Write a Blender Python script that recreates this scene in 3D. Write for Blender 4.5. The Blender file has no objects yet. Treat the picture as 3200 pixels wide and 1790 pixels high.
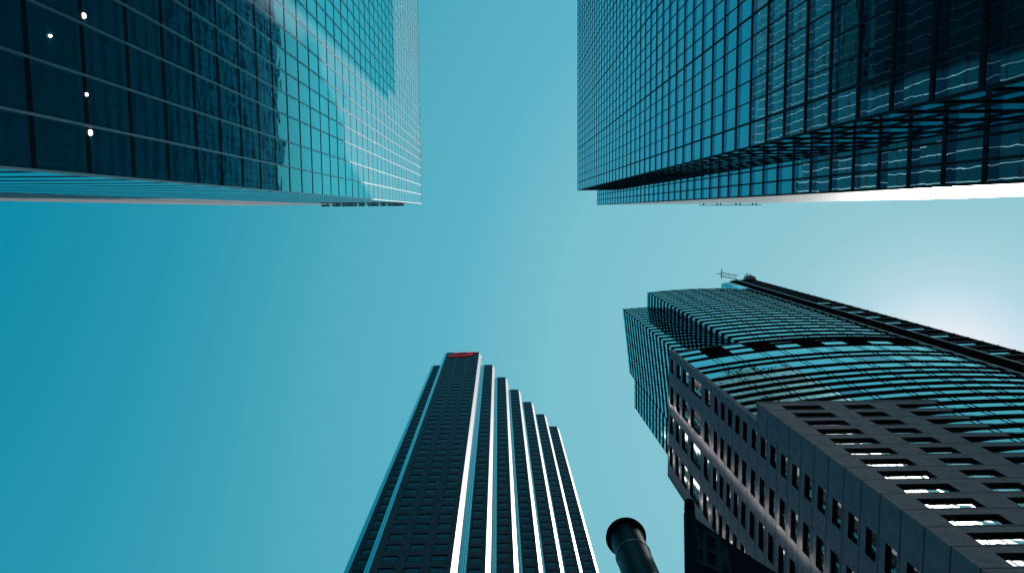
import bpy, math, random
from mathutils import Vector, Matrix
random.seed(7)
R = math.radians
sc = bpy.context.scene
sc.render.engine = 'CYCLES'

# ------------------------------------------------------------------ camera
F = 2400.0                                   # focal length in photo pixels (3200 wide)
EYE = 1.6
Zax = Vector((-44, -238, F)).normalized()    # the zenith, in (right, down, forward)
Xax = Vector((1, -.01, .0173)); Xax = (Xax - Zax * Xax.dot(Zax)).normalized()
Yax = Zax.cross(Xax)
cam_d = bpy.data.cameras.new('camera'); cam = bpy.data.objects.new('camera', cam_d)
sc.collection.objects.link(cam); sc.camera = cam
cam_d.sensor_width = 36; cam_d.lens = 36 * F / 3200; cam_d.clip_end = 20000; cam_d.clip_start = .05
rv = Vector((Xax[0], Yax[0], Zax[0])); dv = Vector((Xax[1], Yax[1], Zax[1])); fv = Vector((Xax[2], Yax[2], Zax[2]))
M3 = Matrix((rv, -dv, -fv)).transposed()
cam.matrix_world = Matrix.Translation((0, 0, EYE)) @ M3.to_4x4()


def tan_of(px, py):
    v = Vector((px - 1600, py - 895, F))
    w = Vector((Xax.dot(v), Yax.dot(v), Zax.dot(v)))
    return w.x / w.z, w.y / w.z


def at(px, py, z):
    """world point at height z seen at photo pixel px, py"""
    a, b = tan_of(px, py)
    return Vector((a * (z - EYE), b * (z - EYE), z))


# ------------------------------------------------------------------ sky, sun, exposure
SUN = Vector((.585, .225, 1)).normalized()
sun_el = math.asin(SUN.z); sun_rot = math.atan2(SUN.x, SUN.y)
world = bpy.data.worlds.new('World'); sc.world = world; world.use_nodes = True
nt = world.node_tree; nt.nodes.clear()
sky = nt.nodes.new('ShaderNodeTexSky'); sky.sky_type = 'NISHITA'; sky.sun_disc = False
sky.sun_elevation = sun_el; sky.sun_rotation = sun_rot
sky.air_density = 1.0; sky.dust_density = 2.2; sky.ozone_density = 2.0
bw = nt.nodes.new('ShaderNodeRGBToBW')
lg = nt.nodes.new('ShaderNodeMath'); lg.operation = 'LOGARITHM'; lg.inputs[1].default_value = math.e
mr = nt.nodes.new('ShaderNodeMapRange'); mr.inputs[1].default_value = math.log(1.3); mr.inputs[2].default_value = math.log(25)
ramp = nt.nodes.new('ShaderNodeValToRGB')
cr = ramp.color_ramp; cr.interpolation = 'LINEAR'
stops = [(0.02, (.002, .246, .384)), (.075, (.026, .316, .44)), (.16, (.085, .412, .53)), (.24, (.107, .445, .571)), (.40, (.195, .525, .625)),
         (.62, (.24, .555, .637)), (.80, (.295, .585, .658)), (.87, (.365, .63, .715)), (.92, (.46, .69, .78)), (.955, (.63, .775, .86)), (.985, (.86, .87, .93))]
while len(cr.elements) < len(stops): cr.elements.new(.5)
for e, (p, c) in zip(cr.elements, stops):
    e.position = p; e.color = (*c, 1)
sc10 = nt.nodes.new('ShaderNodeVectorMath'); sc10.operation = 'SCALE'; sc10.inputs['Scale'].default_value = 10
bg = nt.nodes.new('ShaderNodeBackground'); bg.inputs['Strength'].default_value = .1
wo = nt.nodes.new('ShaderNodeOutputWorld')
L = nt.links.new
L(sky.outputs[0], bw.inputs[0]); L(bw.outputs[0], lg.inputs[0]); L(lg.outputs[0], mr.inputs[0]); L(mr.outputs[0], ramp.inputs[0])
L(ramp.outputs[0], sc10.inputs[0]); L(sc10.outputs[0], bg.inputs[0]); L(bg.outputs[0], wo.inputs[0])

sd = bpy.data.lights.new('sun', 'SUN'); sd.energy = 5.0; sd.angle = R(.5); sd.color = (1, .93, .88)
so = bpy.data.objects.new('sun', sd); sc.collection.objects.link(so)
so.rotation_euler = SUN.to_track_quat('Z', 'Y').to_euler()

vs = sc.view_settings
vs.view_transform = 'Standard'; vs.look = 'None'; vs.exposure = 0; vs.gamma = 1; vs.use_curve_mapping = False
cy = sc.cycles
cy.max_bounces = 8; cy.glossy_bounces = 6; cy.diffuse_bounces = 3; cy.blur_glossy = 0
cy.caustics_reflective = True; cy.sample_clamp_indirect = 0
cy.use_guiding = True; cy.guiding_training_samples = 96; cy.surface_guiding_probability = .7
try:
    cy.use_denoising = True; cy.denoiser = 'OPENIMAGEDENOISE'
except Exception:
    pass


# ------------------------------------------------------------------ materials
def nodes(name):
    m = bpy.data.materials.new(name); m.use_nodes = True
    t = m.node_tree; t.nodes.clear()
    return m, t, t.nodes, t.links.new


def glass(name, tint, body, curve, rough=.0, wob=.006, wscale=.55, dust=None, lift=.80):
    """coated facade glass: mirror coat whose strength grows towards grazing, over a dark body"""
    m, t, N, K = nodes(name)
    out = N.new('ShaderNodeOutputMaterial'); mix = N.new('ShaderNodeMixShader')
    df = N.new('ShaderNodeBsdfDiffuse'); gl = N.new('ShaderNodeBsdfAnisotropic')
    df.inputs['Color'].default_value = (*body, 1)
    dr = None
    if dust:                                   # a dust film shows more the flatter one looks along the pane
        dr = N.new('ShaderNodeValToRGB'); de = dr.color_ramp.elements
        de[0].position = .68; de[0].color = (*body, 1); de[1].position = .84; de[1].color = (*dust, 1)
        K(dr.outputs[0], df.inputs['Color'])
    gl.inputs['Roughness'].default_value = rough
    lw = N.new('ShaderNodeLayerWeight'); lw.inputs['Blend'].default_value = .5
    cr = N.new('ShaderNodeValToRGB'); c = cr.color_ramp
    while len(c.elements) < len(curve): c.elements.new(.5)
    for e, (p, v) in zip(c.elements, curve):
        e.position = p; e.color = (v, v, v, 1)
    if dr: K(lw.outputs['Facing'], dr.inputs[0])
    geo = N.new('ShaderNodeNewGeometry')
    no = N.new('ShaderNodeTexNoise'); no.inputs['Scale'].default_value = wscale; no.inputs['Detail'].default_value = 1.5
    bp = N.new('ShaderNodeBump'); bp.inputs['Strength'].default_value = 1; bp.inputs['Distance'].default_value = wob
    K(geo.outputs['Position'], no.inputs['Vector']); K(no.outputs[0], bp.inputs['Height'])
    K(bp.outputs[0], gl.inputs['Normal'])
    tr = N.new('ShaderNodeValToRGB'); te = tr.color_ramp.elements
    te[0].position = lift; te[0].color = (*tint, 1); te[1].position = 1.0; te[1].color = (*[c + (1 - c) * .75 for c in tint], 1)
    K(lw.outputs['Facing'], tr.inputs[0]); K(tr.outputs[0], gl.inputs['Color'])
    K(lw.outputs['Facing'], cr.inputs[0]); K(cr.outputs[0], mix.inputs[0])
    K(df.outputs[0], mix.inputs[1]); K(gl.outputs[0], mix.inputs[2]); K(mix.outputs[0], out.inputs[0])
    return m


def solid(name, col, rough=.6, metal=0.0, spec=.5, var=.15, vscale=.5, bump=0.0, bscale=8.0, stretch=(1, 1, 1)):
    m, t, N, K = nodes(name)
    out = N.new('ShaderNodeOutputMaterial'); p = N.new('ShaderNodeBsdfPrincipled')
    p.inputs['Roughness'].default_value = rough; p.inputs['Metallic'].default_value = metal
    p.inputs['Specular IOR Level'].default_value = spec
    geo = N.new('ShaderNodeNewGeometry'); mp = N.new('ShaderNodeMapping')
    mp.inputs['Scale'].default_value = stretch
    no = N.new('ShaderNodeTexNoise'); no.inputs['Scale'].default_value = vscale; no.inputs['Detail'].default_value = 6
    r = N.new('ShaderNodeValToRGB')
    a = [max(0, c * (1 - var)) for c in col]; b = [min(1, c * (1 + var)) for c in col]
    r.color_ramp.elements[0].position = .3; r.color_ramp.elements[1].position = .7
    r.color_ramp.elements[0].color = (*a, 1); r.color_ramp.elements[1].color = (*b, 1)
    K(geo.outputs['Position'], mp.inputs[0]); K(mp.outputs[0], no.inputs['Vector'])
    K(no.outputs[0], r.inputs[0]); K(r.outputs[0], p.inputs['Base Color'])
    if bump:
        n2 = N.new('ShaderNodeTexNoise'); n2.inputs['Scale'].default_value = bscale; n2.inputs['Detail'].default_value = 5
        bp = N.new('ShaderNodeBump'); bp.inputs['Distance'].default_value = bump
        K(mp.outputs[0], n2.inputs['Vector']); K(n2.outputs[0], bp.inputs['Height']); K(bp.outputs[0], p.inputs['Normal'])
    K(p.outputs[0], out.inputs[0])
    return m


def emit(name, col, s):
    m, t, N, K = nodes(name)
    o = N.new('ShaderNodeOutputMaterial'); e = N.new('ShaderNodeEmission')
    e.inputs[0].default_value = (*col, 1); e.inputs[1].default_value = s
    K(e.outputs[0], o.inputs[0]); return m


def tiled(name, col, grout, w, h, rough, spec=.5, var=.25):
    """stone facing with thin joints laid on the wall's own height and run"""
    m, t, N, K = nodes(name)
    out = N.new('ShaderNodeOutputMaterial'); p = N.new('ShaderNodeBsdfPrincipled')
    p.inputs['Roughness'].default_value = rough; p.inputs['Specular IOR Level'].default_value = spec
    geo = N.new('ShaderNodeNewGeometry'); sx = N.new('ShaderNodeSeparateXYZ'); K(geo.outputs['Position'], sx.inputs[0])
    ad = N.new('ShaderNodeMath'); ad.operation = 'ADD'; K(sx.outputs[0], ad.inputs[0]); K(sx.outputs[1], ad.inputs[1])
    cx = N.new('ShaderNodeCombineXYZ'); K(ad.outputs[0], cx.inputs[0]); K(sx.outputs[2], cx.inputs[1])
    br = N.new('ShaderNodeTexBrick'); br.offset = 0
    br.inputs['Scale'].default_value = 1; br.inputs['Brick Width'].default_value = w; br.inputs['Row Height'].default_value = h
    br.inputs['Mortar Size'].default_value = .035; br.inputs['Mortar Smooth'].default_value = 0
    br.inputs['Color1'].default_value = (*[c * (1 - var) for c in col], 1)
    br.inputs['Color2'].default_value = (*[c * (1 + var) for c in col], 1)
    br.inputs['Mortar'].default_value = (*grout, 1)
    K(cx.outputs[0], br.inputs['Vector'])
    no = N.new('ShaderNodeTexNoise'); no.inputs['Scale'].default_value = 3; no.inputs['Detail'].default_value = 8
    mx = N.new('ShaderNodeMix'); mx.data_type = 'RGBA'; mx.blend_type = 'MULTIPLY'; mx.inputs[0].default_value = .35
    K(geo.outputs['Position'], no.inputs['Vector']); K(br.outputs[0], mx.inputs[6]); K(no.outputs[0], mx.inputs[7])
    K(mx.outputs[2], p.inputs['Base Color']); K(p.outputs[0], out.inputs[0])
    return m


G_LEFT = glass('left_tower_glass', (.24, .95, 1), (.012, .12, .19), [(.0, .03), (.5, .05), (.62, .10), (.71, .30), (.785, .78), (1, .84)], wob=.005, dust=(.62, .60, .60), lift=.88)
G_RIGHT = glass('right_tower_glass', (.40, .90, 1), (.012, .03, .04), [(.0, .15), (.5, .34), (.62, .52), (.75, .70), (.88, .87), (1, .95)], wob=.005)
G_RIGHT_SP = glass('right_tower_spandrel_glass', (.30, .62, .88), (.008, .02, .03), [(.0, .10), (.5, .2), (.62, .33), (.75, .5), (.88, .74), (1, .9)], wob=.005)
G_HOTEL = glass('curved_tower_glass', (.40, .93, 1), (.01, .025, .03), [(.0, .15), (.5, .4), (.75, .72), (.88, .9), (1, .97)], wob=.004)
G_HOTEL2 = glass('curved_tower_dark_glass', (.34, .7, .85), (.008, .02, .025), [(.0, .1), (.5, .3), (.75, .55), (.88, .75), (1, .9)], wob=.004)
G_WIN = glass('stone_window_glass', (.85, .97, 1), (.008, .012, .016), [(.0, .12), (.5, .3), (.75, .75), (.88, .93), (1, .98)], wob=.006, wscale=.6)
G_WIN_DK = glass('recessed_window_glass', (.6, .8, .9), (.006, .010, .014), [(.0, .06), (.5, .12), (.75, .3), (.88, .4), (1, .6)], wob=.006)
G_GRAN = glass('stepped_tower_window_glass', (.5, .8, .9), (.010, .026, .036), [(.0, .05), (.5, .07), (.62, .09), (.75, .14), (.88, .21), (1, .4)], wob=.004)
G_SLOT = glass('stepped_tower_slot_glass', (.55, .9, .97), (.02, .05, .06), [(.0, .2), (.4, .5), (.7, .8), (1, .97)], rough=.06, wob=.003)
BLACK = solid('black_metal', (.0045, .0055, .007), .9, 0, .0)
DARKLINE = solid('dark_frame_metal', (.008, .012, .016), .7, 0, .1)
FIN = solid('bright_aluminium_fin', (.45, .46, .47), .38, 1, .5, .03)
FIN_DK = solid('dark_aluminium_fin', (.012, .018, .024), .7, .0, .1)
LOUVRE = solid('pale_louvre_metal', (.60, .595, .60), .34, .3, .5, .10, .35, stretch=(1, 1, .15))
LOUVRE_L = solid('grey_louvre_metal', (.17, .145, .15), .6, .1, .5, .25, .35, stretch=(.3, .3, .15))
STONE = solid('grey_stone_panel', (.100, .152, .200), .75, 0, .3, .22, .9, .004, 14)
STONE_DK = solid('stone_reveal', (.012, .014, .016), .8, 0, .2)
JOINT = solid('panel_joint', (.008, .009, .011), .9, 0, .1)
GRAN = solid('shaded_granite', (.056, .068, .092), .7, 0, .15, .2, .8)  # granite as it looks in shade, the bluish dark put into its colour
GRAN_LIT = tiled('sun_glare_granite', (.66, .61, .62), (.78, .77, .78), .62, 1.33, .46, .8, .08)  # pale copy of the granite, sun glare put into its colour
SUN_MIRROR = solid('sun_mirror_facing', (1, .78, .73), .072, 1, .5, .05)  # pinkish mirror finish, added to throw a sun streak onto the stone building
WHITE_TRIM = solid('white_trim', (.75, .74, .74), .4, .2, .5, .05)
CORE = solid('black_core_cladding', (.005, .005, .007), .9, 0, .0)
ROOFM = solid('roof_membrane', (.12, .12, .12), .9)
RED = emit('red_sign_added_glow', (1, .06, .10), .42)  # glow added to the emblem's face so its red shows in the shade
RED_DK = solid('black_sign_edge', (.02, .006, .008), .5)
ASPH = solid('asphalt', (.05, .05, .052), .9, 0, .3, .3, .8, .004, 30)
PAVE = solid('pavement_concrete', (.28, .27, .26), .85, 0, .3, .15, .6, .003, 20)
POSTM = solid('black_painted_steel', (.005, .008, .012), .42, 0, .14, .25, 9, .0008, 60)
FLAGM = solid('dark_navy_cloth', (.011, .021, .031), .9, 0, .1, .15, 3)
FLAGT = solid('faded_teal_print', (.028, .075, .088), .9, 0, .1, .2, 6)
CRANE = solid('weathered_crane_steel', (.34, .30, .30), .6, .3, .4, .2, 1.5)
CRANE_G = glass('crane_arm_panel', (.5, .85, .92), (.05, .14, .16), [(.0, .2), (.6, .5), (1, .9)], rough=.15)
LAMP = emit('warm_lamp', (1, .86, .80), 6.0)


# ------------------------------------------------------------------ building blocks
class MB:
    """collects quads, boxes and prisms; build() links them as ONE mesh object"""
    def __init__(s): s.v = []; s.f = []; s.m = []

    def quad(s, pts, mi=0):
        i = len(s.v); s.v += [tuple(p) for p in pts]; s.f.append(tuple(range(i, i + len(pts)))); s.m.append(mi)

    def box(s, o, ux, uy, uz, mi=0):
        """box from corner o spanned by three vectors"""
        o = Vector(o); ux = Vector(ux); uy = Vector(uy); uz = Vector(uz)
        if ux.cross(uy).dot(uz) < 0: ux, uy = uy, ux
        i = len(s.v)
        for c in (o, o + ux, o + ux + uy, o + uy): s.v.append(tuple(c))
        for c in (o, o + ux, o + ux + uy, o + uy): s.v.append(tuple(c + uz))
        for f in ((3, 2, 1, 0), (4, 5, 6, 7), (0, 1, 5, 4), (1, 2, 6, 5), (2, 3, 7, 6), (3, 0, 4, 7)):
            s.f.append(tuple(i + k for k in f)); s.m.append(mi)

    def bar(s, a, b, w, h, up=(0, 0, 1), mi=0):
        a = Vector(a); b = Vector(b); d = (b - a).normalized(); u = Vector(up)
        x = d.cross(u)
        if x.length < 1e-4: x = d.cross(Vector((1, 0, 0)))
        x.normalize(); y = x.cross(d)
        s.box(a - x * w / 2 - y * h / 2, x * w, y * h, b - a, mi)

    def prism(s, poly, z0, z1, mi=0, caps=True, close=True):
        i = len(s.v); n = len(poly)
        for p in poly: s.v.append((p[0], p[1], z0))
        for p in poly: s.v.append((p[0], p[1], z1))
        for k in range(n if close else n - 1):
            j = (k + 1) % n; s.f.append((i + k, i + j, i + n + j, i + n + k)); s.m.append(mi)
        if caps and close:
            s.f.append(tuple(range(i + n - 1, i - 1, -1))); s.m.append(mi)
            s.f.append(tuple(range(i + n, i + 2 * n))); s.m.append(mi)

    def lathe(s, axis, prof, n=48, mi=0):
        """prof: (radius, z) list around a vertical axis"""
        i = len(s.v)
        for r, z in prof:
            for k in range(n):
                a = 2 * math.pi * k / n; s.v.append((axis[0] + r * math.cos(a), axis[1] + r * math.sin(a), z))
        for q in range(len(prof) - 1):
            for k in range(n):
                j = (k + 1) % n
                s.f.append((i + q * n + k, i + q * n + j, i + (q + 1) * n + j, i + (q + 1) * n + k)); s.m.append(mi)

    def tube(s, a, b, r0, r1=None, n=20, mi=0, caps=True):
        a = Vector(a); b = Vector(b); r1 = r0 if r1 is None else r1
        d = (b - a).normalized(); x = d.orthogonal().normalized(); y = d.cross(x)
        i = len(s.v)
        for c, r in ((a, r0), (b, r1)):
            for k in range(n):
                t = 2 * math.pi * k / n; s.v.append(tuple(c + x * math.cos(t) * r + y * math.sin(t) * r))
        for k in range(n):
            j = (k + 1) % n; s.f.append((i + k, i + j, i + n + j, i + n + k)); s.m.append(mi)
        if caps:
            s.f.append(tuple(range(i + n - 1, i - 1, -1))); s.m.append(mi)
            s.f.append(tuple(range(i + n, i + 2 * n))); s.m.append(mi)

    def build(s, name, mats, parent=None, smooth=False):
        me = bpy.data.meshes.new(name)
        off = root_loc(parent)
        me.from_pydata([(v[0] - off.x, v[1] - off.y, v[2] - off.z) for v in s.v], [], s.f)
        mats = mats if isinstance(mats, (list, tuple)) else [mats]
        for m in mats: me.materials.append(m)
        if len(mats) > 1: me.polygons.foreach_set('material_index', s.m)
        if smooth: me.polygons.foreach_set('use_smooth', [True] * len(s.f))
        me.update()
        o = bpy.data.objects.new(name, me); sc.collection.objects.link(o)
        if parent: o.parent = parent
        return o


def root_loc(p):
    v = Vector((0, 0, 0))
    while p: v += p.location; p = p.parent
    return v


def thing(name, label, cat, loc, group=None):
    o = bpy.data.objects.new(name, None); sc.collection.objects.link(o)
    o.location = loc; o.empty_display_size = .5
    o['label'] = label; o['category'] = cat
    if group: o['group'] = group
    return o


def tag(o, label, cat, group=None):
    o['label'] = label; o['category'] = cat
    if group: o['group'] = group


def V2(p): return Vector((p[0], p[1], 0))


UP = Vector((0, 0, 1))


def pane(mb, a, b, z0, z1, n, depth, mi=0, tilt=.0022):
    """one glass pane between plan points a and b, fitted a hair out of true"""
    du = random.gauss(0, tilt); dz = random.gauss(0, tilt)
    w = (b - a).length; h = z1 - z0
    def P(p, z, su, sz): return p + UP * z + n * (depth + du * su * w / 2 + dz * sz * h / 2)
    mb.quad([P(a, z0, -1, -1), P(b, z0, 1, -1), P(b, z1, 1, 1), P(a, z1, -1, 1)], mi)


def fix_winding(a, b, n):
    d = (b - a).normalized()
    return (a, b) if d.cross(UP).dot(n) > 0 else (b, a)


# ------------------------------------------------------------------ the ground
g = MB(); g.quad([(-900, -900, 0), (900, -900, 0), (900, 900, 0), (-900, 900, 0)])
o = g.build('ground', ASPH); o['kind'] = 'structure'
g = MB()
g.box((-16.8, -1.2, 0.0), (38, 0, 0), (0, 22, 0), (0, 0, .13))
o = g.build('pavement', PAVE); o['kind'] = 'structure'


# ------------------------------------------------------------------ left glass office tower
def left_tower():
    fh = 4.2; X = -18.40; top = 10.14 * 18.40 + EYE; y0 = -1.68; yN = -68.0
    sdir = Vector((-1, 0, 0)); snorm = Vector((0, 1, 0))
    root = thing('office_tower', 'glass office tower at upper left with white sunlit mullions on its upper floors', 'tower', (X, y0, 0))
    n = Vector((1, 0, 0))
    us = [y0]
    for s in (.213, .333, .455): us.append(X * s)
    while us[-1] > yN: us.append(us[-1] - 1.85)
    z_lo = top - 38 * fh
    SW = 44.0
    far = Vector((X, y0, 0)) + sdir * SW
    c = MB()
    c.prism([(X - .22, y0 - .24), (X - .22, us[-1]), (far.x, us[-1]), (far.x, far.y - .24)], .0, top - .4)
    c.build('core_wall', BLACK, root)
    p = MB()
    a, b = fix_winding(Vector((X, y0, 0)), Vector((X, us[-1], 0)), n)
    for i in range(len(us) - 1):
        aa, bb = fix_winding(Vector((X, us[i], 0)), Vector((X, us[i + 1], 0)), n)
        for k in range(3): pane(p, aa, bb, 0.2 + k * (z_lo - .3) / 3, 0.1 + (k + 1) * (z_lo - .3) / 3, n, 0)
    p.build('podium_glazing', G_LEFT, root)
    for k in range(38):
        z0 = z_lo + k * fh
        mb = MB()
        for i in range(len(us) - 1):
            aa, bb = fix_winding(Vector((X, us[i], 0)), Vector((X, us[i + 1], 0)), n)
            pane(mb, aa, bb, z0, z0 + fh, n, 0)
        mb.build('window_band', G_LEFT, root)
        t = MB(); t.box((X - .1, us[-1], z0 - .17), (.115, 0, 0), (0, us[0] - us[-1], 0), (0, 0, .34 if k else .3))
        t.build('transom', DARKLINE, root)
    for i, u in enumerate(us[1:-1]):
        m = MB(); m.box((X - .05, u - .055, 0), (.145, 0, 0), (0, .11, 0), (0, 0, top - .05))
        m.build('mullion', FIN, root)
    m = MB(); m.box((X - .15, y0 - .10, 0), (.25, 0, 0), (0, .11, 0), (0, 0, top)); m.build('corner_post', FIN, root)
    # the narrow south face: glass with dark transoms up to a ribbed grey louvre storey
    EB = 24.5                                      # the far end bay is plain grey louvre
    for k in range(38):
        z0 = z_lo + k * fh
        mb = MB(); q = 0.3
        while q < SW - EB:
            aa = Vector((X, y0, 0)) + sdir * q; bb = Vector((X, y0, 0)) + sdir * (q + 3.0)
            aa, bb = fix_winding(aa, bb, snorm); pane(mb, aa, bb, z0, z0 + fh, snorm, 0, tilt=.0004); q += 3.0
        mb.build('side_window_band', G_HOTEL, root)
        t = MB(); t.box(Vector((X, y0, z0 - .35)) + sdir * .3 - snorm * .1, sdir * (SW - EB), snorm * .106, UP * 1.2)
        t.build('side_transom', DARKLINE, root)
    lv = MB(); q = SW - EB + .6
    while q < SW - 1:
        aa = Vector((X, y0, 0)) + sdir * q
        lv.box(aa + UP * 2 - snorm * .2, sdir * .95, snorm * (.205 + .03 * random.random()), UP * (top - 2.1)); q += 1.05
    lv.build('louvre_wall', LOUVRE_L, root)
    cp = MB(); cp.prism([(X + .05, y0 + .01), (X + .05, us[-1]), (far.x, us[-1]), (far.x, far.y + .01)], top - .4, top)
    cp.build('roof', ROOFM, root)
    for px, py, r in ((260, 50, .13), (268, 296, .08), (280, 415, .14), (155, 113, .06)):
        a, bb = tan_of(px, py); z = X / a + EYE
        l = MB(); l.tube((X - .02, bb * (z - EYE), z), (X + .08, bb * (z - EYE), z), r, r * .8)
        l.build('lamp', LAMP, root)
    # the window cleaning gantry along the roof edge
    gt = thing('roof_gantry', 'thin black rail broken by gaps on the roof edge of the left glass office tower', 'gantry', (-40.7, -1.6, top), 'roof gantries')
    q0 = 23.5 - 20.5 + 1.0
    segs = [(0, 1.9), (2.6, 2.0), (4.9, 3.6), (8.9, 1.5), (11.0, 2.7), (14.1, 1.4), (15.8, 3.9)]
    base = Vector((X, y0, 0)) + sdir * 24.0
    for s0, ln in segs:
        r = MB(); r.box(base - sdir * s0 + snorm * .06 + UP * (top - .3), -sdir * ln, snorm * .40, UP * .5)
        r.build('rail', BLACK, gt)
        r = MB(); r.box(base - sdir * (s0 + ln / 2) - snorm * .1 + UP * (top - .2), -sdir * .2, snorm * .45, UP * .25)
        r.build('bracket', BLACK, gt)
    return root


left_tower()


# ------------------------------------------------------------------ right glass tower (notched corner, sunlit side)
def right_tower():
    fh = 4.0; X = 21.8; top = 9.672 * 21.8 + EYE; yC = -5.22; yN = -74.0
    X2 = 27.2; yS = -1.25; XE = 78.0
    root = thing('notched_tower', 'dark teal glass tower at upper right with a notched corner and a white sunlit side', 'tower', (X, yC, 0))
    n = Vector((-1, 0, 0)); s = Vector((0, 1, 0))
    heavy = [-X * q for q in (.3346, .7464, 1.242, 1.721, 2.1915)]
    us = [yC, heavy[0]]; hv = [heavy[0]]
    for q in range(1, 5):
        cnt = 5 if q == 1 else 6
        for k in range(1, cnt + 1): us.append(heavy[q - 1] + (heavy[q] - heavy[q - 1]) * k / cnt)
        hv.append(heavy[q])
    k = 0
    while us[-1] > yN:
        us.append(us[-1] - 1.75); k += 1
        if k % 6 == 0: hv.append(us[-1])
    z_lo = top - 46 * fh
    c = MB()
    c.prism([(X + .25, yC - .25), (X + .25, us[-1]), (XE, us[-1]), (XE, yS - .4), (X2 + .25, yS - .3), (X2 + .25, yC - .25)], 0, top - .4)
    c.build('core_wall', BLACK, root)
    p = MB()
    for i in range(len(us) - 1):
        aa, bb = fix_winding(Vector((X, us[i], 0)), Vector((X, us[i + 1], 0)), n); pane(p, aa, bb, .2, z_lo - .2, n, 0)
    aa, bb = fix_winding(Vector((X2, yC, 0)), Vector((X2, yS, 0)), n); pane(p, aa, bb, .2, z_lo - .2, n, 0)
    p.build('podium_glazing', G_RIGHT, root)
    for k in range(46):
        z0 = z_lo + k * fh
        mb = MB()
        for i in range(len(us) - 1):
            aa, bb = fix_winding(Vector((X, us[i], 0)), Vector((X, us[i + 1], 0)), n)
            du = random.gauss(0, .0006)
            pane(mb, aa, bb, z0, z0 + fh * .68, n, 0, 0, .0022)
            pane(mb, aa, bb, z0 + fh * .68, z0 + fh, n, 0, 1, .0022)
        mb.build('window_band', [G_RIGHT, G_RIGHT_SP], root)
        t = MB(); t.box((X - .04, us[-1], z0 - .21), (.14, 0, 0), (0, us[0] - us[-1], 0), (0, 0, .42)); t.build('transom', DARKLINE, root)
    us2 = [yS]; hv2 = []
    while us2[-1] > yC + .6: us2.append(us2[-1] - 1.325)
    for k in range(46):
        z0 = z_lo + k * fh
        mb = MB()
        for i in range(len(us2) - 1):
            aa, bb = fix_winding(Vector((X2, us2[i], 0)), Vector((X2, us2[i + 1], 0)), n)
            pane(mb, aa, bb, z0, z0 + fh * .68, n, 0, 0, .0022); pane(mb, aa, bb, z0 + fh * .68, z0 + fh, n, 0, 1, .0022)
        mb.build('notch_window_band', [G_RIGHT, G_RIGHT_SP], root)
        t = MB(); t.box((X2 - .04, yC, z0 - .21), (.14, 0, 0), (0, yS - yC, 0), (0, 0, .42)); t.build('notch_transom', DARKLINE, root)
    for u in us[1:]:
        h = any(abs(u - q) < .05 for q in hv)
        w = .17 if h else .075
        m = MB(); m.box((X - .06, u - w / 2, 0), (.16, 0, 0), (0, w, 0), (0, 0, top - .05)); m.build('mullion', FIN_DK, root)
    for u in us2[1:-1]:
        m = MB(); m.box((X2 - .065, u - .08, 0), (.16, 0, 0), (0, .16, 0), (0, 0, top - .05)); m.build('mullion', FIN_DK, root)
    for x, y in ((X - .07, yC - .09), (X2 - .07, yS - .09)):
        m = MB(); m.box((x, y, 0), (.17, 0, 0), (0, .17, 0), (0, 0, top)); m.build('corner_post', FIN_DK, root)
    # the return face in the notch: glass with close dark transoms
    rb = MB(); rt = MB()
    xs = [X + .1 + (X2 - X - .1) * i / 3 for i in range(4)]
    for k in range(46):
        z0 = z_lo + k * fh
        for i in range(3):
            aa, bb = fix_winding(Vector((xs[i], yC, 0)), Vector((xs[i + 1], yC, 0)), s); pane(rb, aa, bb, z0, z0 + fh, s, 0, 0, .0015)
        rt.box((X + .1, yC - .05, z0 - .21), (X2 - X - .1, 0, 0), (0, .13, 0), (0, 0, .42))
    for x in xs[1:3]: rt.box((x - .05, yC - .05, 0), (.1, 0, 0), (0, .135, 0), (0, 0, top - .1))
    rb.build('return_glazing', G_RIGHT, root); rt.build('return_frame', DARKLINE, root)
    # the sunlit side, pale ribbed metal with fine dark joints
    sl = -.0025
    def side(x, d=0.0): return (x, yS - .02 + (x - X2) * sl + d)
    lv = MB(); p0 = side(X2 + .1); p1 = side(XE)
    lv.quad([(*p0, 0), (*p1, 0), (*p1, top - .02), (*p0, top - .02)]); lv.build('side_cladding', LOUVRE, root)
    rb = MB(); q = X2 + .6
    while q < XE - 1:
        p0 = side(q, .004); p1 = side(q + .12, .004); rb.quad([(*p0, 0), (*p1, 0), (*p1, top - .03), (*p0, top - .03)]); q += 1.5
    z = z_lo
    while z < top - 1:
        p0 = side(X2 + .1, .008); p1 = side(XE - .8, .008); h = random.choice((.12, .2, .5)); rb.quad([(*p0, z), (*p1, z), (*p1, z + h), (*p0, z + h)]); z += fh
    rb.build('side_joints', DARKLINE, root)
    cp = MB(); cp.prism([(X - .05, yC + .05), (X - .05, us[-1]), (XE, us[-1]), (XE, yS - .12), (X2 - .05, yS + .01), (X2 - .05, yC + .05)], top - .4, top)
    cp.build('roof', ROOFM, root)
    gt = thing('roof_gantry', 'long thin black rail on short brackets on the roof edge of the notched glass tower', 'gantry', (55, yS, top), 'roof gantries')
    r = MB(); r.box((55.2, yS + .30, top - .2), (17.2, 0, 0), (0, .16, 0), (0, 0, .3)); r.build('rail', BLACK, gt)
    for x in (56.3, 60.0, 61.0, 65.2, 66.3, 69.8, 70.8):
        r = MB(); r.box((x, yS - .1, top - .1), (.3, 0, 0), (0, .42, 0), (0, 0, .25)); r.build('bracket', BLACK, gt)
    return root


right_tower()


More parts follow.
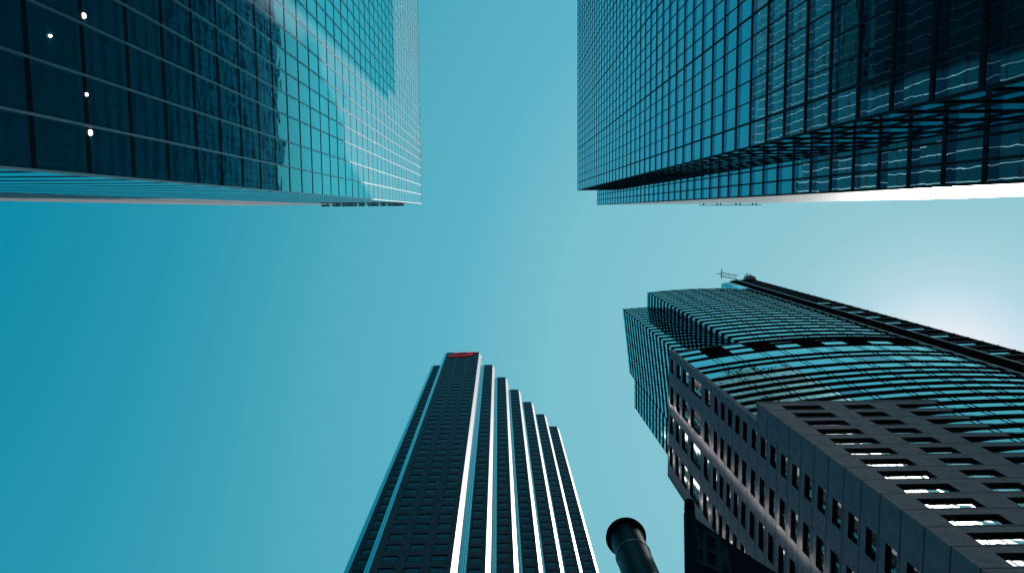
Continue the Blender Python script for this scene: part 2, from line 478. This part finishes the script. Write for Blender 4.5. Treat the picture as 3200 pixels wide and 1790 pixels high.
# ------------------------------------------------------------------ stepped granite tower
def stepped_tower():
    YF = 52.1; top = 5.371 * 52.1 + EYE; fh = 4.0
    root = thing('stepped_tower', 'dark stepped granite skyscraper with sun-whitened edges and a red emblem at its top', 'skyscraper', (0, YF + 20, 0))
    CH = .78; CD = .12
    bays = [(-19.3, -7.4, YF, 3)]
    x = -6.55 + .85
    for i in range(1, 7):
        xa = -7.4 + .80 + .95 + (i - 1) * 4.76
        bays.append((xa, xa + 3.1, YF + 4.72 * i, 1))
    bays.insert(0, (-24.3, -21.3, YF + 4.72, 1))
    mass = MB(); lit = []; blue = []
    win = []
    for (xa, xb, y, nw) in bays:
        x_left = xa < -20
        if nw == 3: cols = [(xa + 1.25, xa + 3.65), (xa + 5.0, xa + 7.4), (xa + 8.75, xa + 11.1)]
        else: cols = [(xa + (.75 if x_left else .3), xa + (2.85 if x_left else 2.45))]
        zt = top - (11.2 if nw == 3 else 2.2)
        rows = []
        z = zt
        while z > 8: rows.append((z - 2.35, z)); z -= fh
        us = sorted({xa, xb, *[q for c in cols for q in c]}); zs = sorted({0, top, *[q for r in rows for q in r]})
        colset = set((c[0], c[1]) for c in cols); rowset = set(rows)
        for i in range(len(us) - 1):
            inc = (us[i], us[i + 1]) in colset
            if not inc:
                mass.quad([(us[i], y, 0), (us[i + 1], y, 0), (us[i + 1], y, top), (us[i], y, top)]); continue
            for j in range(len(zs) - 1):
                if (zs[j], zs[j + 1]) in rowset:
                    win.append((us[i], us[i + 1], zs[j], zs[j + 1], y)); continue
                mass.quad([(us[i], y, zs[j]), (us[i + 1], y, zs[j]), (us[i + 1], y, zs[j + 1]), (us[i], y, zs[j + 1])])
    # solid of every bay behind its face
    for (xa, xb, y, nw) in bays:
        mass.quad([(xa - CH, y + CD, 0), (xa - CH, y + CD, top), (xa - CH, y + 30, top), (xa - CH, y + 30, 0)])
        mass.quad([(xb + CH, y + 30, 0), (xb + CH, y + 30, top), (xb + CH, y + 4.8, top), (xb + CH, y + 4.8, 0)])
        mass.quad([(xa, y, top), (xb, y, top), (xb + CH, y + 1.35, top), (xb + CH, y + 30, top), (xa - CH, y + 30, top), (xa - CH, y + CD, top)])
    mass.build('granite_wall', GRAN, root)
    for bi, (xa, xb, y, nw) in enumerate(bays[1:4]):
        # added bowed mirror strip in storey-high slabs, throwing sun onto the stone wall
        m = MB(); n3 = Vector((1, 0, 0)); z = 20.0; ym = y + 3.05; cant = .044 if bi == 0 else 0.0
        bow = lambda o: xb + CH + .10 + .0061 * o * o + cant * o  # curve and cant aim the reflected sun
        while z < top - 5:
            dish = random.uniform(.5, 1.6)
            for q in range(6):
                o0, o1 = -1.68 + q * .566, -1.68 + (q + 1) * .566 - .01
                p, r = fix_winding(Vector((bow(o0), ym + o0, 0)), Vector((bow(o1), ym + o1, 0)), n3)
                for h in range(4):                 # each slab dished to gather its reflected sun into a patch
                    za, zb = h * .975, (h + 1) * .975
                    da, db = (n3 * (.0023 * dish * (t - 1.95) ** 2) for t in (za, zb))
                    m.quad([p + UP * (z + za) + da, r + UP * (z + za) + da, r + UP * (z + zb) + db, p + UP * (z + zb) + db])
            z += 4.0
        m.build('bowed_sun_mirror', SUN_MIRROR, root)
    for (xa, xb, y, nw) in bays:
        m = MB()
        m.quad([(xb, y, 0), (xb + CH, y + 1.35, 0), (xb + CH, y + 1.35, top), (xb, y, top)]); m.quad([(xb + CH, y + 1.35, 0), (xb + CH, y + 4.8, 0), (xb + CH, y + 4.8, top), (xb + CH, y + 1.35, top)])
        m.build('sun_glare_corner', GRAN_LIT, root)  # corner and return painted pale as if in full sun
        m = MB()
        a = Vector((xa - CH, y + CD, 0)); b = Vector((xa, y, 0)); mid = (a + b) / 2; nn = Vector((0, -1, 0))
        for p, q in ((a, mid - (b - a) * .04), (mid + (b - a) * .04, b)):
            m.quad([p, q, q + UP * top, p + UP * top])
        m.quad([a + Vector((.05, .05, 0)), b + Vector((.05, .05, 0)), b + Vector((.05, .05, top)), a + Vector((.05, .05, top))], 1)
        m.build('corner_glazing', [G_SLOT, BLACK], root)
    cp = MB()
    for (xa, xb, y, nw) in bays: cp.bar((xa, y - .01, top - .12), (xb, y - .01, top - .12), .1, .3)
    cp.build('coping', DARKLINE, root)
    # windows: the hundred that show largest are parts, the rest one mass
    def mk(mb, w):
        x0, x1, z0, z1, y = w; d = .12
        for q in ([(x0, y, z0), (x0, y + d, z0), (x0, y + d, z1), (x0, y, z1)], [(x1, y, z0), (x1, y, z1), (x1, y + d, z1), (x1, y + d, z0)],
                  [(x0, y, z1), (x0, y + d, z1), (x1, y + d, z1), (x1, y, z1)], [(x0, y, z0), (x1, y, z0), (x1, y + d, z0), (x0, y + d, z0)]):
            mb.quad(q, 1)
        f = .09
        for q in ([(x0, z0, x1, z0 + f)], [(x0, z1 - f, x1, z1)], [(x0, z0 + f, x0 + f, z1 - f)], [(x1 - f, z0 + f, x1, z1 - f)], [(x0 + f, z0 + .55, x1 - f, z0 + .62)]):
            a0, b0, a1, b1 = q[0]
            mb.quad([(a0, y + d - .03, b0), (a1, y + d - .03, b0), (a1, y + d - .03, b1), (a0, y + d - .03, b1)], 2)
        pane(mb, Vector((x0, y + d, 0)), Vector((x1, y + d, 0)), z0, z1, Vector((0, -1, 0)), 0, 0, .004)
    def seen(w):
        x = (w[0] + w[1]) / 2; h = w[2] - EYE; y = w[4]
        return 0.46 * h > y * .985 and abs(x) < h
    vis = sorted([w for w in win if seen(w)], key=lambda w: w[2])
    big = vis[:100]; bigset = set(big)
    for w in big:
        m = MB(); mk(m, w); m.build('window', [G_GRAN, BLACK, DARKLINE], root)
    m = MB()
    for w in win:
        if w not in bigset: mk(m, w)
    o = m.build('window', [G_GRAN, BLACK, DARKLINE], root); o['kind'] = 'stuff'
    # the red emblem: a ringed globe between two sweeping strokes, standing off the wall
    cx = -13.3; cz = top - 5.1; yy = YF - .55
    def stroke(mb, pts, w, mi, y, t):
        ps = [Vector((cx + p[0], y, cz + p[1])) for p in pts]
        n = len(ps)
        for i in range(n - 1):
            d = (ps[i + 1] - ps[i]).normalized(); s = Vector((-d.z, 0, d.x))
            w0 = w(i / (n - 1)); w1 = w((i + 1) / (n - 1))
            q = [ps[i] - s * w0, ps[i + 1] - s * w1, ps[i + 1] + s * w1, ps[i] + s * w0]
            mb.quad(q, mi); r = [p + Vector((0, t, 0)) for p in q]; mb.quad(r[::-1], mi)
            for k in range(4): mb.quad([q[k], q[(k + 1) % 4], r[(k + 1) % 4], r[k]], mi)
    def arc(x0, z0, rx, rz, a0, a1, n=18): return [(x0 + rx * math.cos(R(a0 + (a1 - a0) * i / n)), z0 + rz * math.sin(R(a0 + (a1 - a0) * i / n))) for i in range(n + 1)]
    up = [(5.1, 3.4), (3.6, 3.0), (2.4, 2.7)] + arc(0, .2, 2.9, 2.5, 75, 180)
    lo = [(-5.0, -3.4), (-2.5, -3.45), (0.2, -3.2)] + arc(.3, .0, 2.9, 2.6, -60, 10)
    em = MB()
    taper = lambda t: .22 + .38 * math.sin(math.pi * min(1, t * 1.05))
    for line in (up, lo):
        em = MB(); stroke(em, line, taper, 0, yy, .35); stroke(em, line, lambda t: taper(t) + .2, 1, yy + .2, .2)
        e = em.build('emblem_stroke', [RED, RED_DK], root)
    gl = MB(); stroke(gl, arc(0, 0, 1.9, 1.9, 0, 360, 36), lambda t: .22, 1, yy - .03, .3)
    for rx in (.75,): stroke(gl, arc(0, 0, rx, 1.7, 0, 360, 24), lambda t: .1, 1, yy - .05, .2)
    for h in (-.9, 0, .9):
        l = math.sqrt(1.7 ** 2 - h * h); stroke(gl, [(-l, h), (0, h * 1.08), (l, h)], lambda t: .1, 1, yy - .07, .2)
    i = len(gl.v)
    gl.quad([(cx + 1.9 * math.cos(k * math.pi / 18), yy + .05, cz + 1.9 * math.sin(k * math.pi / 18)) for k in range(36)], 0)
    gl.build('emblem_globe', [RED, RED_DK], root)
    return root


stepped_tower()

# ------------------------------------------------------------------ curved glass tower
DA = 32.2                                      # plane of the stone building's left wall
H_LOW = 142.2 + EYE - .2; TOP = 230.5 + EYE


def curve_y(x): return 24.0 + .0028 * (x - 64) ** 2


def chain(pts, step_pattern):
    """walks along a plan polyline and returns module points following the pattern of widths"""
    out = [Vector((pts[0][0], pts[0][1], 0))]; k = 0; need = step_pattern[0]
    for i in range(len(pts) - 1):
        a = Vector((pts[i][0], pts[i][1], 0)); b = Vector((pts[i + 1][0], pts[i + 1][1], 0)); L_ = (b - a).length; t = 0
        while L_ - t >= need:
            t += need; out.append(a + (b - a) * (t / L_)); k += 1; need = step_pattern[k % len(step_pattern)]
        need -= (L_ - t)
    return out


def glass_floor(root, mods, z0, z1, sp, names, dark=(), black=(), transom=True):
    """one storey: a black spandrel band, then panes with thin black mullions"""
    mb = MB(); fr = MB(); c = Vector((64, 60, 0))
    zs = z0 + sp
    for i in range(len(mods) - 1):
        a, b = mods[i], mods[i + 1]
        d = (b - a).normalized(); n = d.cross(UP)
        if n.dot(a - c) < 0: n = -n
        aa, bb = fix_winding(a, b, n)
        if i in black:
            fr.box(a + UP * zs - n * .05, b - a, n * .07, UP * (z1 - zs))
        else:
            if black:                              # single windows between louvre panels
                w = MB(); pane(w, aa, bb, zs, z1, n, 0, 0, .0016); w.build('window', G_HOTEL, root)
            else: pane(mb, aa, bb, zs, z1, n, 0, 1 if i in dark else 0, .0016)
        fr.box(a + UP * z0 - n * .15, b - a, n * .24, UP * sp)
        if (b - a).length > .3: fr.box(a - d * .032 + UP * zs - n * .1, d * .065, n * .15, UP * (z1 - zs))
        if transom: fr.box(a + UP * (zs + .42) - n * .1, b - a, n * .13, UP * .06)
    if mb.f: mb.build(names[0], [G_HOTEL, G_HOTEL2], root)
    fr.build(names[1], BLACK, root)


def curved_tower():
    root = thing('curved_tower', 'curved glass high rise banded in black, rising behind the grey stone building', 'high-rise', (60, 40, 0))
    pat = [4.1, .75, 2.7, .75]
    XU = 44.9; yU = curve_y(XU); fu = .0933 * XU
    xr = 76.0
    cur = lambda x0, x1, n=16: [(x0 + (x1 - x0) * i / n, curve_y(x0 + (x1 - x0) * i / n)) for i in range(n + 1)]
    upper = chain([(XU, 29.45), (XU, yU)], [1.47] * 3)[:3] + chain(cur(XU, xr), pat)
    upper.append(Vector((xr, curve_y(xr), 0)))
    nf = int((TOP - H_LOW) / fu) + 1
    for k in range(nf):
        z1 = TOP - k * fu
        glass_floor(root, upper, z1 - fu, z1, fu * .40, ('window_band', 'spandrel_band'), transom=False)
    left = chain([(41.3, 60.3), (41.2, 51.6)], [2.2] * 6) + [Vector((41.2, 51.6, 0)), Vector((39.65, 49.5, 0))]
    left = left + chain([(39.65, 49.5), (39.2, 44.8), (38.4, 38.0), (37.45, 29.96)], [3.2, .8, 2.2, .8])[1:] + [Vector((37.45, 29.96, 0))]
    left = left + chain([(37.45, 29.96), (44.8, 29.45)], [2.45] * 3)[1:]
    fl = .1127 * 37.45
    for k in range(32):
        z1 = TOP - k * fl
        glass_floor(root, left, z1 - fl, z1, fl * .38, ('wing_window_band', 'wing_spandrel_band'), transom=False)
    low = chain(cur(DA + .75, xr, 20), pat); low.append(Vector((xr, curve_y(xr), 0)))
    zs = [142.0, 137.5, 133.0, 126.7, 123.5, 118.0, 113.5, 110.2]
    while zs[-1] > 14: zs.append(zs[-1] - 3.403)
    for k in range(len(zs) - 1):
        blk = set()
        if k in (0, 1): blk = {i for i in range(len(low) - 1) if i % 4 in ((1, 2, 3) if k == 0 else (1, 2, 3)) }
        dk = {i for i in range(len(low) - 1) if random.random() < (.10 if 3 < k < 14 else .03)}
        h = zs[k] - zs[k + 1]
        glass_floor(root, low, zs[k + 1], zs[k], min(1.2, h * .34), ('lower_window_band', 'lower_spandrel_band'), dk, blk)
    # solid behind the glass
    c = MB()
    ins = [(p.x, p.y + .5) for p in upper[3:]]
    c.prism([(XU + .45, 31), (XU + .45, ins[0][1])] + ins[1:-1] + [(xr - .1, curve_y(xr) + .5), (xr - .1, 66), (XU + .45, 66)], 1, TOP - .5)
    c.build('core_wall', BLACK, root)
    c = MB()
    c.prism([(37.9, 30.5), (39.1, 40.5), (40.2, 49.9), (41.7, 52.2), (41.7, 60.0), (46, 60.0), (46, 30.2)], 1, TOP - .5)
    c.build('wing_core_wall', BLACK, root)
    c = MB()
    ins = [(p.x, p.y + .5) for p in low]
    c.prism(ins[:-1] + [(xr - .2, ins[-1][1]), (xr - .2, 40), (ins[0][0], 33)], 1, zs[0] - .2)
    c.build('lower_core_wall', BLACK, root)
    cp = MB()
    for i in range(len(low) - 1): cp.bar(low[i] + UP * (zs[0] + .1), low[i + 1] + UP * (zs[0] + .1), .3, .2)
    cp.build('coping', STONE, root)
    # the black service shaft with white trims at its right end, taller than the glass
    zt = 252 + EYE
    sh = MB()
    pl = [(76.0, 24.4), (76.5, 24.05), (77.3, 23.8), (78.6, 23.62), (84.5, 23.45), (84.6, 24.2), (84.6, 52), (76.0, 52)]
    sh.prism(pl, 1, zt); s = sh.build('service_shaft', CORE, root)
    for x, y in ((76.02, 24.3), (78.55, 23.58)):
        t = MB(); t.box((x - .08, y - .07, 1), (.16, 0, 0), (0, .14, 0), (0, 0, zt - 1)); t.build('white_trim', WHITE_TRIM, s)
    z = zt - 8; k = 0
    while z > 30:
        t = MB(); t.box((78.75, 23.50, z), (5.75, -.16, 0), (0, .08, 0), (0, 0, .22)); t.build('ledge', LOUVRE_L, s)
        if (k % 2 == 0 and z < 190) or z < 110:
            t = MB(); t.quad([(78.8, 23.588, z + 1.6), (81.6 + random.random(), 23.50, z + 1.6), (81.6 + random.random(), 23.50, z + 2.5), (78.8, 23.588, z + 2.5)])
            t.build('slot_window', G_HOTEL, s)
        z -= 4.19; k += 1
    # round glass screen where the roof meets the shaft
    q = MB()
    ar = [(73.4 + 2.6 * (1 - math.cos(R(a))), 24.9 - .75 * math.sin(R(a))) for a in range(0, 91, 10)]
    for i in range(len(ar) - 1):
        q.quad([(ar[i][0], ar[i][1], TOP), (ar[i + 1][0], ar[i + 1][1], TOP), (ar[i + 1][0], ar[i + 1][1], zt - 1.2), (ar[i][0], ar[i][1], zt - 1.2)])
    q.quad([(73.4, 24.9, TOP), (73.4, 24.9, zt - 1.2), (73.4, 32, zt - 1.2), (73.4, 32, TOP)])
    q.build('roof_screen', G_HOTEL, root)
    # the window cleaning crane on the shaft's roof
    zc = zt + .3
    cr = thing('maintenance_crane', 'small rooftop crane with a long boxy arm and pinkish cab above the black shaft', 'crane', (83.5, 24.6, zt))
    b = MB()
    b.prism([(81.9, 23.2), (82.6, 22.5), (84.0, 22.2), (85.2, 22.7), (85.6, 23.8), (85.6, 26), (81.9, 26)], zc, zc + 2.4); b.build('cab', CRANE, cr)
    b = MB(); b.tube((84, 23.2, zc + 3), (84, 22.0, zc + 5.5), .18); b.tube((85, 23.2, zc + 3), (85, 22.2, zc + 5.0), .14); b.tube((83, 23.2, zc + 3), (83, 22.4, zc + 4.6), .12); b.build('mast', BLACK, cr)
    def pt(px, py): return at(px, py, zc + 1.5)
    p0, p1, p2, p3 = pt(2253, 851), pt(2252, 863), pt(2306, 874), pt(2306, 861)
    ar = MB()
    e = UP * .5
    for a, c in ((p0, p3), (p1, p2)): ar.bar(a, c, .2, .3)
    for k in range(7):
        t0, t1 = k / 7, (k + 1) / 7
        ar.bar(p0.lerp(p3, t0), p1.lerp(p2, t0), .07, .1); ar.bar(p0.lerp(p3, t0) + e, p1.lerp(p2, t1) + e, .05, .08)
    ar.tube(pt(2255, 841), pt(2255, 871), .12); ar.tube(pt(2240, 855), pt(2252, 855), .1)
    ar.build('arm', BLACK, cr)


curved_tower()


# ------------------------------------------------------------------ grey stone building
def stone_building():
    root = thing('stone_building', 'grey stone building with punched windows and a pinkish streak of reflected light on its side', 'building', (DA, 24.2, 0))
    YB = .7512 * DA; YV = .825 * DA; YE = 1.588 * DA; HT = 144.3; HB = 2.909 * DA + EYE
    joints = [144.3, 139.34, 134.6, 128.9, 121.09, 115.71, 111.64, 108.31, 104.95, 101.55, 98.15]
    while joints[-1] > 20: joints.append(joints[-1] - 3.403)
    rowsA = [(140.56, 143.28), (135.41, 138.45), (129.64, 133.87), (121.48, 127.78), (116.32, 119.33), (112.0, 114.1), (108.8, 110.6), (105.35, 107.2), (102.0, 103.8), (98.6, 100.5)]
    for j in joints[11:]: rowsA.append((j + .35, j + 2.25))
    cols = [(.868, .946), (1.03, 1.134), (1.204, 1.31), (1.387, 1.505)]
    colsA = [(a * DA, b * DA) for a, b in cols]
    n = Vector((-1, 0, 0)); nB = Vector((0, -1, 0))
    D = .29
    def holes(mb, us, zs, hole, put, skip=lambda u0, u1, z0, z1: False):
        for i in range(len(us) - 1):
            for j in range(len(zs) - 1):
                if us[i + 1] - us[i] < 1e-6 or zs[j + 1] - zs[j] < 1e-6: continue
                u0, u1, z0, z1 = us[i], us[i + 1], zs[j], zs[j + 1]; um, zm = (u0 + u1) / 2, (z0 + z1) / 2
                if skip(u0, u1, z0, z1) or hole(um, zm): continue
                mi = 1 if any(abs(zm - q) < .06 for q in joints) else 0
                mb.quad(put(u0, u1, z0, z1), mi)
    wA = [(c[0], c[1], r[0], r[1]) for r in rowsA for c in colsA]
    mb = MB()
    us = sorted({YB, YV, YE, *[q for c in colsA for q in c]})
    zs = sorted({0.0, HT, HB, *[q for r in rowsA for q in r], *[q for j in joints[1:] for q in (j - .07, j + .07)]})
    inA = lambda u, z: any(a < u < b and c < z < d for a, b, c, d in wA)
    holes(mb, us, zs, inA, lambda u0, u1, z0, z1: [(DA, u1, z0), (DA, u0, z0), (DA, u0, z1), (DA, u1, z1)], lambda u0, u1, z0, z1: u1 <= YV + .001 and z0 >= HB - .001)
    mb.build('left_wall', [STONE, JOINT], root)
    # front wall, facing the street corner
    XW = 55.2
    colsB = [(34.6, 39.3), (42.2, 45.6), (48.6, XW)]
    rowsB = [(j + .25, j + 2.25) for j in joints if j < HB - 2.3]
    wB = [(c[0], c[1], r[0], r[1]) for r in rowsB for c in colsB]
    mb = MB()
    us = sorted({DA, XW, *[q for c in colsB for q in c]}); zs = sorted({0.0, HB, *[q for r in rowsB for q in r], *[q for j in joints if j < HB - .2 for q in (j - .06, j + .06)]})
    inB = lambda u, z: any(a < u < b and c < z < d for a, b, c, d in wB)
    holes(mb, us, zs, inB, lambda u0, u1, z0, z1: [(u0, YB, z0), (u1, YB, z0), (u1, YB, z1), (u0, YB, z1)])
    mb.build('front_wall', [STONE, JOINT], root)
    # solid behind, roofs, returns
    c = MB()
    c.prism([(DA + .9, YV + .35), (DA + 1.6, YV + .6), (DA + 5, YE - 4), (DA + 5, YE), (DA + .9, YE)], 0, HT - .3)
    c.build('core_wall', STONE_DK, root)
    c = MB(); c.prism([(DA + .9, YB + .9), (44, YB + .9), (44, YB + 1.2), (DA + .9, YV + .2)], 0, HB - .2); c.build('front_core_wall', STONE_DK, root)
    e = MB()
    e.box((DA - .05, YV - .02, HB), (.75, 0, 0), (0, .45, 0), (0, 0, HT - HB + .3)); e.build('corner_pier', STONE, root)
    e = MB(); e.box((DA + .0, YE - .5, 0), (5, 0, 0), (0, .49, 0), (0, 0, HT)); e.build('rear_pier', STONE, root)
    e = MB(); e.box((DA - .04, YV + .4, HT), (3, 0, 0), (0, YE - YV - .4, 0), (0, 0, .35)); e.build('roof', STONE, root)
    e = MB(); e.box((DA - .04, YB - .04, HB), (XW - DA, 0, 0), (0, .6, 0), (0, 0, .3)); e.build('front_coping', STONE, root)
    def window(a, b, z0, z1, nn, name, uni, glassm, bars):
        """recess, frame and panes of one window; uni maps (u, z, depth) to a point"""
        w = MB()
        P = lambda u, z, d: uni(u, z, d)
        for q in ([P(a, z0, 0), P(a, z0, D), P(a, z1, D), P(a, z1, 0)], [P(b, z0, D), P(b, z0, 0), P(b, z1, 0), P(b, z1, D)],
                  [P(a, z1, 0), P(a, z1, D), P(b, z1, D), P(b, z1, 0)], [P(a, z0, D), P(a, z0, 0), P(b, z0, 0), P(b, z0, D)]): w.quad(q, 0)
        f = .07
        bl = [(a, a + f, z0, z1), (b - f, b, z0, z1), (a, b, z0, z0 + f), (a, b, z1 - f, z1)] + [(u - .035, u + .035, z0, z1) for u in bars]
        if z1 - z0 > 2.8: bl.append((a, b, z0 + .9, z0 + .97))
        for u0, u1, y0, y1 in bl: w.quad([P(u0, y0, D - .05), P(u1, y0, D - .05), P(u1, y1, D - .05), P(u0, y1, D - .05)], 1)
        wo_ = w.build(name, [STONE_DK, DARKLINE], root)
        g = MB()
        cuts = [a, *bars, b]
        for i in range(len(cuts) - 1):
            t1 = random.gauss(0, .006); t2 = random.gauss(0, .006)
            u0, u1 = cuts[i], cuts[i + 1]
            g.quad([P(u0, z0, D + t1 + t2), P(u1, z0, D - t1 + t2), P(u1, z1, D - t1 - t2), P(u0, z1, D + t1 - t2)])
        g.build('pane', glassm, wo_)
    uA = lambda u, z, d: (DA + d, u, z)
    uB = lambda u, z, d: (u, YB + d, z)
    cnt = 0
    wl = sorted(wA, key=lambda w: w[2])
    for a, b, z0, z1 in wl:
        if (z0 < 48) or (a < YV and z1 > HT): continue
        tall = z1 - z0 > 2.8
        window(a, b, z0, z1, n, 'window', uA, G_WIN, [(a + b) / 2 + .3] if (b - a) > 2.9 else [])
    for a, b, z0, z1 in wB:
        if z0 < 36: continue
        if b > 50:
            s = MB(); s.quad([uB(a, z0, 0), uB(a, z0, .9), uB(a, z1, .9), uB(a, z1, 0)])
            s.quad([uB(a, z1, 0), uB(a, z1, .9), uB(b, z1, .5), uB(b, z1, 0)]); s.quad([uB(a, z0, .9), uB(a, z0, 0), uB(b, z0, 0), uB(b, z0, .5)])
            s.build('window_soffit', STONE_DK, root); continue
        window(a, b, z0, z1, nB, 'front_window', uB, G_WIN, [a + .75, b - .75] + ([(a + b) / 2] if b - a > 4 else []))
    return root


stone_building()


# ------------------------------------------------------------------ street post near the camera
def street_post():
    a, b = tan_of(1957, 1680); z = EYE + 5.0; ax = (a * 5.0, b * 5.0)
    root = thing('street_post', 'thick black round steel post with a flared cap, standing left of the dark banner', 'post', (ax[0], ax[1], 0))
    r = .112
    m = MB(); m.lathe(ax, [(r * 1.5, 0), (r * 1.5, .35), (r * 1.05, .5), (r, 1.0), (r * .985, z - .285)], 64); m.build('shaft', POSTM, root, True)
    m = MB(); m.lathe(ax, [(r * .9, z - .29), (r * 1.02, z - .285), (r * 1.035, z - .275), (r * 1.02, z - .268), (r * .9, z - .262)], 64); m.build('seam_ring', solid('worn_steel_edge', (.25, .27, .28), .3, .6), root, True)
    m = MB(); m.lathe(ax, [(r * .96, z - .285), (r * .97, z - .27), (r * .965, z - .06), (r * 1.0, z - .03), (r * 1.05, z - .012)], 64); m.build('collar', POSTM, root, True)
    m = MB(); m.lathe(ax, [(r * .95, z - .012), (.128, z - .012), (.136, z - .004), (.138, z + .01), (.134, z + .03), (.11, z + .06), (.06, z + .085), (0.001, z + .09)], 64)
    m.build('cap', BLACK, root, True)


street_post()


def flag_and_pole():
    zt = EYE + 5.2
    tip = at(2154, 1572, zt); low = at(2172, 2250, EYE + 3.6)
    d = (low - tip).normalized()
    fp = thing('flagpole', 'black slanting flagpole with a blunt tip, carrying the dark banner', 'flagpole', low)
    m = MB(); m.tube(tip + d * .06, low + d * .6, .032, .036, 32); m.build('shaft', BLACK, fp, False)
    m = MB(); m.tube(tip - d * .01, tip + d * .07, .034, .037, 32); m.build('finial', BLACK, fp, False)
    # the banner: cloth sleeved on the pole and drawn out to the right
    root = thing('banner', 'dark navy cloth banner with faded upside-down letters hung from the flagpole', 'banner', low)
    A = tip + d * .12; E1 = at(2500, 1838, EYE + 4.55)
    side = (E1 - A); LN = 2.0
    def S(u, v):
        w = .018 * math.sin(6 * u + 2.2 * v) * u + .012 * math.sin(11 * v + 3 * u) * u
        nn = side.cross(d).normalized()
        return A + side * u * 1.2 + d * (v * LN) + nn * w
    NU, NV = 24, 24; m = MB()
    for i in range(NU):
        for j in range(NV):
            m.quad([S(i / NU, j / NV), S((i + 1) / NU, j / NV), S((i + 1) / NU, (j + 1) / NV), S(i / NU, (j + 1) / NV)])
    m.build('cloth', FLAGM, root, True)
    sl = MB(); sl.tube(A, A + d * LN, .040, .042, 24); sl.build('sleeve', FLAGM, root)
    # letters printed on the cloth, a hair proud of it, heads towards the lower edge
    nn = side.cross(d).normalized()
    if (Vector((0, 0, EYE)) - A).dot(nn) < 0: nn = -nn
    strokes = {
        'V': [[(0, 1), (.5, 0)], [(.5, 0), (1, 1)]],
        'E': [[(0, 0), (0, 1)], [(0, 1), (.8, 1)], [(0, .5), (.7, .5)], [(0, 0), (.8, 0)]],
        'R': [[(0, 0), (0, 1)], [(0, 1), (.55, 1), (.8, .88), (.8, .66), (.55, .52), (0, .52)], [(.4, .52), (.85, 0)]],
    }
    inv = None
    # solve cloth coordinates from photo pixels by a small search
    def uv(px, py):
        best = (0, 0); u = v = .2
        nrm = side.cross(d)
        dirv = at(px, py, EYE + 1) - Vector((0, 0, EYE))
        t = (A - Vector((0, 0, EYE))).dot(nrm) / dirv.dot(nrm); p = Vector((0, 0, EYE)) + dirv * t - A
        s2 = side * 1.2; d2 = d * LN
        a11, a12, a22 = s2.dot(s2), s2.dot(d2), d2.dot(d2); b1, b2 = p.dot(s2), p.dot(d2); det = a11 * a22 - a12 * a12
        return (b1 * a22 - b2 * a12) / det, (a11 * b2 - a12 * b1) / det
    lt = MB()
    for ch, px, py, w, h in (('R', 2202, 1652, 34, 100), ('E', 2244, 1668, 36, 98), ('V', 2286, 1706, 40, 100)):
        for st in strokes[ch]:
            for k in range(len(st) - 1):
                (x0, y0), (x1, y1) = st[k], st[k + 1]
                # rotated half a turn, so a letter's head lies towards the lower edge of the picture
                P0 = uv(px - x0 * w, py + y0 * h + (1 - x0) * 14); P1 = uv(px - x1 * w, py + y1 * h + (1 - x1) * 14)
                a = S(*P0) + nn * .012; c = S(*P1) + nn * .012
                dd = (c - a).normalized(); sd_ = dd.cross(nn).normalized() * .016
                lt.quad([a - sd_ - dd * .012, c - sd_ + dd * .012, c + sd_ + dd * .012, a + sd_ - dd * .012])
    lt.build('lettering', FLAGT, root)


flag_and_pole()
